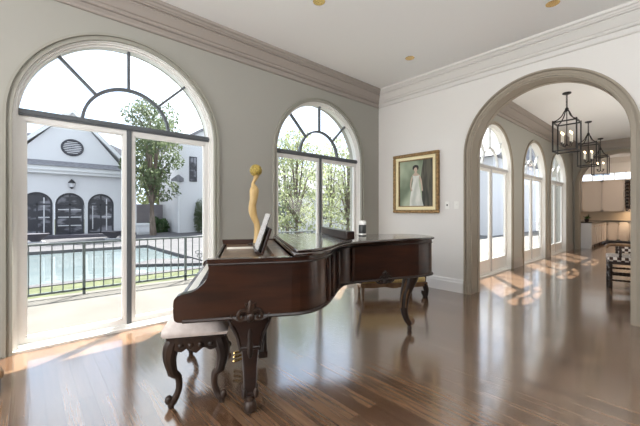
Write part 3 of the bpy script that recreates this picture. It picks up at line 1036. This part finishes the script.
# ------------------------------------------------------------------ checked armchair in the hall
ac = thing('checked_armchair', 'turned wooden armchair with brown and cream checked seat in the hall', 'armchair', (7.62, .62, 0), R(0))
ac.rotation_euler = (0, 0, R(10))
# local: +y front (towards the windows), x across
def bobbin(mb, p0, p1, r=.017):
    P0, P1 = Vector(p0), Vector(p1)
    n = max(3, int((P1 - P0).length / .045))
    path, rad = [], []
    for i in range(n * 4 + 1):
        path.append(P0.lerp(P1, i / (n * 4)))
        rad.append(r * (.72 + .38 * abs(sin(pi * i / 4))))
    return mb.tube(path, rad, 8)
for x in (-.33, .33):
    lg = bobbin(MB(), (x, .30, 0), (x, .30, .43), .026).build('leg', 'walnut', ac)
    MB().tube([(x, -.34, 0), (x, -.32, .44), (x, -.40, .95)], [.022, .026, .02], 8).build('leg', 'walnut', ac)
    MB().tube([(x, y, z) for y, z in cr([(.36, .66), (.32, .70), (.15, .71), (-.1, .70), (-.36, .715)], 4)], [.026] * 17, 8, sx=1.2).build('armrest', 'lit_walnut' if x < 0 else 'walnut', ac)  # arm nearer the camera takes the lit walnut colour
    bobbin(MB(), (x, .18, .45), (x, .18, .69), .02).build('arm_post', 'walnut', ac)
    for z in (.12, .24):
        bobbin(MB(), (x, .30, z), (x, -.33, z)).build('stretcher', 'walnut', ac)
for z in (.16, .30):
    for y in (.30, -.33):
        bobbin(MB(), (-.33, y, z), (.33, y, z)).build('stretcher', 'walnut', ac)
MB().box(-.35, .35, -.33, .33, .385, .43).build('seat_frame', 'walnut', ac, bevel=.006)
MB().box(-.345, .345, -.33, .335, .425, .505).build('seat', 'check', ac, bevel=.035, seg=3)
MB().box(.30, .335, -.33, .16, .52, .66).build('side_pad', 'check', ac, bevel=.012)
MB().prism([(-.31, .52), (.31, .52), (.31, .90), (-.31, .90)], -.37, -.325, 'xz').build('backrest', 'check', ac, bevel=.015)

# ------------------------------------------------------------------ kitchen
def cabinet(name, label, x0, x1, y0, y1, z0, z1, face, nd, m='cab', toe=False, group=None, handle=False):
    """box cabinet; face '-x' or '-y' carries nd framed doors"""
    c = thing(name, label, 'cabinet', ((x0 + x1) / 2, (y0 + y1) / 2, z0), 0, group)
    hx, hy, h = (x1 - x0) / 2, (y1 - y0) / 2, z1 - z0
    MB().box(-hx, hx, -hy, hy, .1 if toe else 0, h).build('carcass', m, c, smooth=0)
    if toe:
        MB().box(-hx + .05, hx - .02, -hy + (.05 if face == '-y' else 0), hy, 0, .1).build('toe_kick', 'winebox', c, smooth=0)
    L = hy if face == '-x' else hx
    for i in range(nd):
        a, b = -L + 2 * L * i / nd + .008, -L + 2 * L * (i + 1) / nd - .008
        zb, zt = (.11 if toe else .01), h - .012
        mb = MB().box(a, b, -.02, 0, zb, zb + .05).box(a, b, -.02, 0, zt - .05, zt).box(a, a + .05, -.02, 0, zb, zt).box(b - .05, b, -.02, 0, zb, zt).box(a, b, -.008, 0, zb, zt)
        if face == '-x':
            mb.swap(); mb.move(-hx, 0)
        else:
            mb.move(0, -hy)
        d = mb.build('door', m, c, smooth=0)
        hb = MB().ball((b - .025, -.032, zt - .09 if toe else zb + .09), .014, .014, .014, 8, 6)
        if face == '-x':
            hb.swap(); hb.move(-hx, 0)
        else:
            hb.move(0, -hy)
        hb.build('knob', 'brass', d)
    return c
cabinet('wall_cabinet', 'cream wall cabinet with paired doors beneath the high kitchen window, left one', XK - .36, XK - .002, 2.39, 3.05, 1.27, 2.55, '-x', 1, group='kitchen wall cabinets')
cabinet('wall_cabinet', 'wide cream kitchen wall cabinet in the middle, beside the wine rack', XK - .36, XK - .002, 1.72, 2.385, 1.27, 2.55, '-x', 1, group='kitchen wall cabinets')
wr = thing('wine_rack', 'dark wine rack full of bottles right of the kitchen wall cabinets', 'wine rack', (XK - .19, 1.50, 1.27))
MB().box(-.19, .188, -.215, -.195, 0, 1.28).box(-.19, .188, .195, .215, 0, 1.28).box(.165, .188, -.2, .2, 0, 1.28).box(-.19, .188, -.2, .2, 0, .02).box(-.19, .188, -.2, .2, 1.26, 1.28).build('carcass', 'cab', wr, smooth=0)
mb = MB()
for k in range(1, 9):
    mb.box(-.17, .16, -.195, .195, k * .14 - .006, k * .14 + .006)
for k in (1, 2):
    mb.box(-.17, .16, -.195 + k * .13 - .006, -.195 + k * .13 + .006, .02, 1.26)
mb.build('lattice', 'lit_walnut', wr, smooth=0)
wb0 = None
for r in range(9):
    for q in range(3):
        if wb0 is None:
            wb0 = MB().lathe([(.0, -.16), (.038, -.16), (.038, .06), (.015, .11), (.015, .17), (0, .17)], n=10).xf(Matrix.Rotation(R(-90), 4, 'Y')).build('wine_bottle', 'winebox')
            o = wb0
        else:
            o = wb0.copy(); C.objects.link(o)
        o.location = (XK - .19, 1.50 - .13 + .13 * q, 1.27 + .045 + .14 * r if r else 1.27 + .06)
        tag(o, 'dark wine bottle lying in the kitchen wine rack', 'wine bottle', 'bottles in the kitchen wine rack')
cabinet('wall_cabinet', 'cream kitchen wall cabinet on the far side of the wine rack', XK - .36, XK - .002, .2, 1.28, 1.27, 2.55, '-x', 2, group='kitchen wall cabinets')
for i, (a, b) in enumerate(((1.52, 2.20), (.8, 1.515), (.08, .795))):
    cabinet('base_cabinet', ('cream kitchen base cabinet in the inner corner beneath the lit counter', 'cream kitchen base cabinet below the wine rack', 'cream kitchen base cabinet hidden furthest behind the arch jamb')[i], XK - .62, XK - .002, a, b, 0, .85, '-x', 2, toe=True, group='kitchen base cabinets')
for i, (a, b) in enumerate(((14.47, 15.4), (15.41, 16.4), (16.41, 17.5))):
    cabinet('base_cabinet', ('nearest cream base cabinet of the run along the window side', 'middle cream base cabinet of the run along the window side', 'last cream base cabinet of the window run, next to the corner')[i], a, b, 2.22, 2.84, 0, .85, '-y', 2, toe=True, group='kitchen base cabinets')
pn_ = thing('end_cabinet', 'white panelled end cabinet just beyond the far archway', 'cabinet', (14.36, 2.50, 0))
MB().box(-.09, .1, -.31, .33, .06, .87).box(-.08, .1, -.30, .32, 0, .06).build('carcass', 'cab_white', pn_, smooth=0)
MB().box(-.1, -.09, -.27, .29, .12, .82).build('panel', 'cab_white', pn_, bevel=.004)
tag(MB().box(14.24, XK - .002, 2.17, 2.86, .87, .905).box(XK - .66, XK - .002, .08, 2.17, .87, .905).build('worktop', 'counter', bevel=.004), 'dark stone worktop running along the kitchen cabinets', 'worktop')
struct(MB().box(XK - .014, XK, .2, YK - .002, .905, 1.27).build('wall_backsplash', 'splash', smooth=0))
area('under_cabinet_light', (XK - .25, 1.6, 1.255), (XK - .1, 1.6, .9), .15, 1.9, 9, (1.0, .72, .45))
pl = thing('potted_plant', 'small dark potted plant on the kitchen end worktop', 'plant', (14.6, 2.36, .9055))
MB().lathe([(.05, 0), (.07, .08), (.075, .10), (.06, .10)], n=14).build('pot', 'winebox', pl)
mb = MB()
for i in range(26):
    a, b = random.uniform(0, 2 * pi), random.uniform(.2, 1.2)
    L_ = random.uniform(.12, .22)
    p0 = Vector((0, 0, .09)); p1 = p0 + Vector((cos(a) * cos(b), sin(a) * cos(b), sin(b))) * L_
    q = Vector((-sin(a), cos(a), 0)) * .018
    m_ = p0.lerp(p1, .55)
    mb.add([p0, m_ + q, p1, m_ - q], [(0, 1, 2, 3)])
mb.build('leaves', 'leaf_dark', pl, smooth=0)

# ------------------------------------------------------------------ outdoors: terrace, railing, pool
struct(MB().box(-9, XA + .3, YW + .27, 6.35, -.15, -.012).box(XA + .3, 32, YH + .16, 6.35, -.15, -.012).build('ground_terrace', 'paving', smooth=0))
struct(MB().box(-40, 60, 6.35, 90, -.6, -.32).build('ground_garden', 'lawn', smooth=0))
lw = MB()
lw.prism([(-9, 6.35), (9.4, 6.35), (9.4, 7.3), (-9, 7.3)], -.32, -.03)
tag(lw.build('grass', 'lawn', smooth=0), 'strip of green grass between the railing and the pool', 'grass', kind='stuff')
PX = 3.45
struct(MB().box(-9, PX, 7.3, 7.55, -.32, -.015).box(-9, 9, 13.9, 23, -.32, -.02).box(PX, 9, 7.3, 13.9, -.32, -.02).build('ground_deck', 'deck', smooth=0))
struct(MB().box(-9, PX, 7.55, 13.9, -.31, -.12).build('pool_water', 'water', smooth=0), 'turquoise swimming pool behind the railing', 'pool')
struct(MB().box(-6, 4.4, 19.9, 20.5, -.02, .14).build('dark_strip', 'dark_grey', smooth=0))  # low dark strip along the pool house base
struct(MB().prism([(1.9, 9.2), (PX, 8.2), (PX, 9.3), (2.6, 9.9)], -.13, -.05).build('step_pool', 'deck', smooth=0))

fn = thing('iron_railing', 'low dark iron railing between terrace and pool', 'railing', (0, 6.2, 0))
X0, X1 = -1.4, 5.4
MB().box(X0, X1, -.022, .022, .765, .792).build('top_rail', 'iron_rail', fn, smooth=0)
MB().box(X0, X1, -.018, .018, .05, .08).build('bottom_rail', 'iron_rail', fn, smooth=0)
x = X0
k = 0
while x <= X1 + .01:
    if k % 12 == 4:
        MB().box(x - .018, x + .018, -.018, .018, -.012, .79).build('post', 'iron_rail', fn, smooth=0)
    else:
        MB().box(x - .007, x + .007, -.007, .007, .06, .775).build('baluster', 'iron_rail', fn, smooth=0)
    x += .128
    k += 1
mb = MB()
for a in range(3):
    mb.tube([(2.45 + .035 * (a + .4) * cos(t), 0, .42 + .07 * (a - 1) + .035 * sin(t)) for t in [i * pi / 6 for i in range(13)]], .006, 5)
mb.build('scroll_ornament', 'iron_rail', fn)

struct(MB().box(9.5, 60, 6.36, 90, -.6, -.30).build('ground_gravel', 'gravel', smooth=0))

# ------------------------------------------------------------------ pool house
ph = thing('pool_house', 'white gabled pool house with three arched doors across the pool', 'building', (1.79, 22, 0))
mb = MB()
ops = [(-1.44, .62), (-.10, .64), (1.30, .62)]
HB = 3.3
# facade with arched holes
N = 16
x = -3.4
for c, r in ops:
    mb.add([(x, 0, 0), (c - r, 0, 0), (c - r, 0, HB), (x, 0, HB)], [(0, 1, 2, 3)])
    sp0 = 2.27 - r
    pts = [(c - r * cos(pi * i / N), sp0 + r * sin(pi * i / N)) for i in range(N + 1)]
    for a, b in zip(pts, pts[1:]):
        mb.add([(a[0], 0, a[1]), (b[0], 0, b[1]), (b[0], 0, HB), (a[0], 0, HB)], [(0, 1, 2, 3)])
        mb.add([(a[0], 0, a[1]), (b[0], 0, b[1]), (b[0], .25, b[1]), (a[0], .25, a[1])], [(0, 1, 2, 3)])
    for s in (-1, 1):
        mb.add([(c + s * r, 0, 0), (c + s * r, .25, 0), (c + s * r, .25, sp0), (c + s * r, 0, sp0)], [(0, 1, 2, 3)])
    x = c + r
mb.add([(x, 0, 0), (2.75, 0, 0), (2.75, 0, HB), (x, 0, HB)], [(0, 1, 2, 3)])
mb.add([(2.75, 0, 0), (2.75, 5, 0), (2.75, 5, HB), (2.75, 0, HB)], [(0, 1, 2, 3)])
mb.add([(-3.4, 0, 0), (-3.4, 5, 0), (-3.4, 5, HB), (-3.4, 0, HB)], [(3, 2, 1, 0)])
mb.build('wall', 'stucco', ph, smooth=0, fix=False)
MB().prism([(-2.55, HB + .5), (2.35, HB + .5), (.06, 6.62), (-.06, 6.62)], .0, 5, 'xz').build('gable', 'stucco', ph, smooth=0)
mb = MB().box(-3.6, 2.95, -.25, .02, HB - .06, HB + .10).box(-3.65, 3.0, -.35, .02, HB + .10, HB + .32)
mb.build('cornice', 'stucco_trim', ph, smooth=0)
MB().prism([(-.45, HB + .32), (.02, HB + .32), (.02, HB + .62), (-.05, HB + .62)], -3.7, 3.05, 'yz').build('pent_roof', 'slate', ph, smooth=0)
mb = MB()
mb.prism([(2.75, HB + .42), (2.75, HB + .58), (.0, 6.80), (-2.9, HB + .58), (-2.9, HB + .42), (.0, 6.60)], -.12, 5.1, 'xz')
mb.build('gable_roof', 'stucco_trim', ph, smooth=0)
MB().prism([(2.80, HB + .40), (2.80, HB + .60), (.0, 6.82), (-2.95, HB + .60), (-2.95, HB + .40), (.0, 6.56)], -.18, -.121, 'xz').build('rake_board', 'stucco_trim', ph, smooth=0)
MB().prism([(-3.9, HB + .5), (-2.3, HB + .5), (-1.2, 5.4), (-2.6, 5.4)], 1.0, 5, 'xz').prism([(1.6, HB + .5), (3.5, HB + .5), (2.9, 4.9), (1.9, 5.3)], 1.0, 5, 'xz').build('rear_roof', 'slate', ph, smooth=0)
for (x, lab) in zip([c for c, r in ops], range(3)):
    r = .62
    sp0 = 2.27 - r
    dm_ = MB().band(x, r - .09, r, sp0, .10, .20, 0, 20)
    dm_.box(x - .035, x + .035, .11, .19, 0, sp0 + r - .05).box(x - r + .05, x + r - .05, .11, .19, sp0 - .04, sp0 + .04).box(x - r + .05, x + r - .05, .11, .19, 0, .14)
    dd = dm_.build('arched_door', 'dark_frame', ph, smooth=30)
    MB().halfdisc(x, r - .08, sp0, .145, .155, .0, 20).build('glass', 'dark_glass', dd, smooth=0)
    if lab == 1:
        mb = MB().box(x - .5, x + .5, .12, .143, .95, 1.0).box(x - .5, x + .5, .12, .143, 1.35, 1.4).box(x - .5, x + .5, .12, .143, .5, .55)
    else:
        mb = MB().box(x + .05, x + .5, .12, .143, .95, 1.0).box(x + .25, x + .30, .12, .143, .2, 2.0).box(x - .4, x - .36, .12, .143, .3, 1.6)
    mb.build('sash_bars', 'door_white', dd, smooth=0)
mb = MB()
mb.tube([(.0 + .44 * cos(t), -.03, 4.70 + .40 * sin(t)) for t in [i * pi / 12 for i in range(25)]], .06, 6)
lv = mb.build('round_louver', 'dark_frame', ph)
MB().ball((0, 0, 4.70), .42, .03, .38, 20, 10).build('louver_back', 'dark_glass', lv)
mb = MB()
for k in range(-3, 4):
    h = math.sqrt(.42 ** 2 - (k * .1) ** 2) * .95
    mb.box(-h, h, -.06, -.02, 4.70 + k * .095 - .018, 4.70 + k * .095 + .018)
mb.build('louver_slats', 'door_white', lv, smooth=0)
MB().box(2.62, 3.05, -.12, .5, 0, HB + .1).build('corner_pier', 'stucco_trim', ph, smooth=0)
ln = thing('wall_lantern', 'small dark wall lantern over the middle pool house door', 'lantern', (1.75, 22, 2.72))
MB().lathe([(.0, .28), (.05, .24), (.16, .10), (.17, .06)], 0, -.2, 8).build('cap', 'black', ln)
MB().lathe([(.13, .06), (.09, -.16), (.0, -.18)], 0, -.2, 8).build('glass', 'door_white', ln)
MB().lathe([(.10, -.15), (.05, -.22), (0, -.25)], 0, -.2, 8).box(-.04, .04, -.2, 0, .05, .12).build('bracket', 'black', ln)
pb = thing('planter_box', 'square white planter box by the right corner of the pool house', 'planter', (5.0, 21.0, -.02))
MB().box(-.42, .42, -.35, .35, 0, .56).box(-.47, .47, -.40, .40, .50, .62).build('box', 'stucco_trim', pb, smooth=0)
MB().box(-.32, .32, -.405, -.395, .1, .44).build('panel', 'stucco', pb, smooth=0)
for (x, lab) in ((.25, 'round dark fire bowl in front of the left pool house door'), (3.0, 'round dark fire bowl in front of the right pool house door')):
    t = thing('fire_bowl', lab, 'bowl', (x, 18.2, -.02), 0, 'fire bowls')
    MB().lathe([(.14, 0), (.16, .05), (.40, .28), (.46, .36), (.40, .36), (.2, .25)], n=20).build('bowl', 'dark_grey', t)
    MB().box(-.3, .3, -.3, .3, -.0, .03).build('plinth', 'stucco', t)

# garden wall, neighbouring wing
struct(MB().box(4.6, 6.75, 23.4, 23.7, -.3, 1.75).build('wall_garden', 'garden_wall', smooth=0))
hs = thing('neighbour_house', 'pale gabled house wing right of the garden tree', 'building', (6.87, 20.6, -.3))
MB().prism([(0, 0), (3.7, 0), (3.7, 8.0), (1.3, 6.6), (0, 5.75)], 0, 4, 'xz').build('wall', 'stucco', hs, smooth=0)
MB().prism([(-.15, 5.66), (0, 5.76), (1.3, 6.61), (3.7, 8.01), (3.7, 8.2), (1.3, 6.8), (-.2, 5.82)], -.1, 4.1, 'xz').build('roof', 'slate', hs, smooth=0)
MB().prism([(-.46, 3.4), (.2, 3.4), (.2, 3.6), (-.1, 3.8), (-.46, 3.52)], -.25, .02, 'xz').build('eave', 'slate', hs, smooth=0)
MB().tube([(-.05, -.08, 0), (-.05, -.08, 3.4)], .055, 8).build('downpipe', 'stucco_trim', hs)
wd = MB().box(.62, 1.08, -.05, 0, 3.45, 5.0).build('window', 'dark_frame', hs, smooth=0)
for (a, b) in ((.67, .83), (.87, 1.03)):
    for (c, d) in ((3.5, 4.2), (4.27, 4.95)):
        MB().box(a, b, -.06, -.04, c, d).build('pane', 'dark_glass', wd, smooth=0)


def leaves(mb, c, rx, ry, rz, n, size, rnd, hollow=.35):
    for _ in range(n):
        while True:
            p = Vector((rnd.uniform(-1, 1), rnd.uniform(-1, 1), rnd.uniform(-1, 1)))
            if hollow < p.length < 1:
                break
        q = Vector((c[0] + p.x * rx, c[1] + p.y * ry, c[2] + p.z * rz))
        s = size * rnd.uniform(.6, 1.3)
        e = Euler((rnd.uniform(0, 6.3), rnd.uniform(0, 6.3), rnd.uniform(0, 6.3))).to_matrix()
        a, b = e @ Vector((s, 0, 0)), e @ Vector((0, s * .5, 0))
        mb.add([q - a, q + b, q + a, q - b], [(0, 1, 2, 3)])


def tree(label, x, y, h, cr_, m, n, size, seed, z0=-.3, trunk_r=.14, fork=.35, cat='tree', lean=0., clumps=13, zlow=.3):
    rnd = random.Random(seed)
    t = thing('garden_tree', label, cat, (x, y, z0), 0, None)
    mb = MB()
    zf = h * fork
    mb.tube(cr([(0, 0, 0), (lean * .3, .03, zf * .5), (lean * .6, 0, zf), (lean, 0, h * .85)], 5), [trunk_r * (1 - .055 * i) for i in range(16)], 8)
    fol = MB()
    for k in range(clumps):
        a = k * 2.4 + rnd.uniform(-.3, .3)
        zz = h * (zlow + (.97 - zlow) * (k + .5) / clumps)
        prof = math.sin(pi * min(1, max(.12, (zz / h - zlow + .1) / (1.08 - zlow)))) ** .6
        rr = cr_ * prof * rnd.uniform(.35, .75)
        c = (lean + rr * cos(a), rr * sin(a), zz)
        mb.tube([(lean * .6, 0, min(zf * rnd.uniform(.85, 1.5), zz * .9)), (c[0] * .55, c[1] * .55, zz * .9), c], [trunk_r * .38, trunk_r * .22, .015], 5)
        s = cr_ * rnd.uniform(.38, .58)
        leaves(fol, c, s, s, s * .72, n // clumps, size, rnd, .2)
    mb.build('trunk', 'bark', t)
    fol.build('foliage', m, t, smooth=0, fix=False)
    return t


def shrub(label, x, y, r, h, m, n, size, seed, z0=-.3):
    rnd = random.Random(seed)
    t = thing('shrub', label, 'shrub', (x, y, z0))
    f_ = MB()
    for k in range(6):
        a = k * 2.1
        leaves(f_, (r * .45 * cos(a), r * .45 * sin(a), h * rnd.uniform(.4, .65)), r * .6, r * .6, h * .42, n // 6, size, rnd, .1)
    s_ = MB()
    for k in range(5):
        a = k * 1.3
        s_.tube([(0, 0, 0), (r * .4 * cos(a), r * .4 * sin(a), h * .6)], .015, 5)
    s_.build('stem', 'bark', t)
    f_.build('foliage', m, t, smooth=0, fix=False)
    return t


tree('big leafy green tree between the pool house and the house wing', 5.12, 19.4, 7.6, 1.75, 'leaf', 5200, .09, 3, trunk_r=.2, fork=.28, lean=-.15, zlow=.34, clumps=15)
tree('pale green tree behind the garden wall, right of the big one', 8.0, 27.4, 8.0, 2.4, 'leaf_light', 3000, .18, 4, trunk_r=.18, zlow=.25)
shrub('dark rounded bush at the foot of the garden wall', 6.15, 22.2, .62, 1.2, 'leaf_dark', 1500, .09, 5)
shrub('tall narrow bush against the house wing wall', 7.95, 20.15, .36, 2.5, 'leaf', 1500, .06, 6)
# beyond the second window
TW = [(8.1, 10.5, 4.7, 1.5, 'leaf_light', 11, 'pale green tree at the left of the corner window view'),
      (11.2, 10.6, 4.9, 1.6, 'leaf_light', 12, 'green tree at the right of the corner window view'),
      (14.4, 10.8, 4.6, 1.5, 'leaf', 13, 'green tree half hidden by the right edge of the corner window'),
      (10.4, 14.3, 5.6, 1.7, 'leaf', 15, 'darker green tree farther back in the left pane of the corner window'),
      (13.9, 14.6, 5.8, 1.7, 'leaf_light', 14, 'tall pale tree farther back in the corner window view')]
for x, y, h, c, m, sd, lab in TW:
    tree(lab, x, y, h, c, m, 2800, .07, sd, trunk_r=.12, zlow=.14, clumps=16, fork=.25)
gh = thing('garden_house', 'low grey house with a slate roof behind the trees of the corner window', 'building', (11.6, 18.6, -.3))
MB().box(0, 9, 0, 4, 0, 3.0).build('wall', 'stucco', gh, smooth=0)
MB().prism([(-.4, 2.95), (4.4, 2.95), (2.0, 5.2)], -.4, 9.4, 'yz').build('roof', 'slate', gh, smooth=0)
for x in (.9, 2.6, 5.0):
    wd = MB().box(x, x + .9, -.05, 0, .9, 2.0).build('window', 'door_white', gh, smooth=0)
    for q in (.08, .48):
        MB().box(x + q, x + q + .34, -.06, -.04, .98, 1.92).build('pane', 'dark_glass', wd, smooth=0)
th = thing('terrace_house', 'long white house outside the hall windows with tall grey windows', 'building', (22.5, 8.4, -.3))
MB().box(0, 9, 0, 9, 0, 5.2).build('wall', 'stucco', th, smooth=0)
MB().prism([(-.5, 5.15), (9.5, 5.15), (4.5, 8.2)], -.5, 9.5, 'xz').build('roof', 'slate', th, smooth=0)
for y in (1.0, 3.4, 5.8):
    wd = MB().box(-.06, 0, y, y + 1.1, .9, 3.2).build('window', 'door_white', th, smooth=0)
    for q in (.08, .59):
        MB().box(-.07, -.05, y + q, y + q + .43, 1.0, 3.1).build('pane', 'dark_glass', wd, smooth=0)
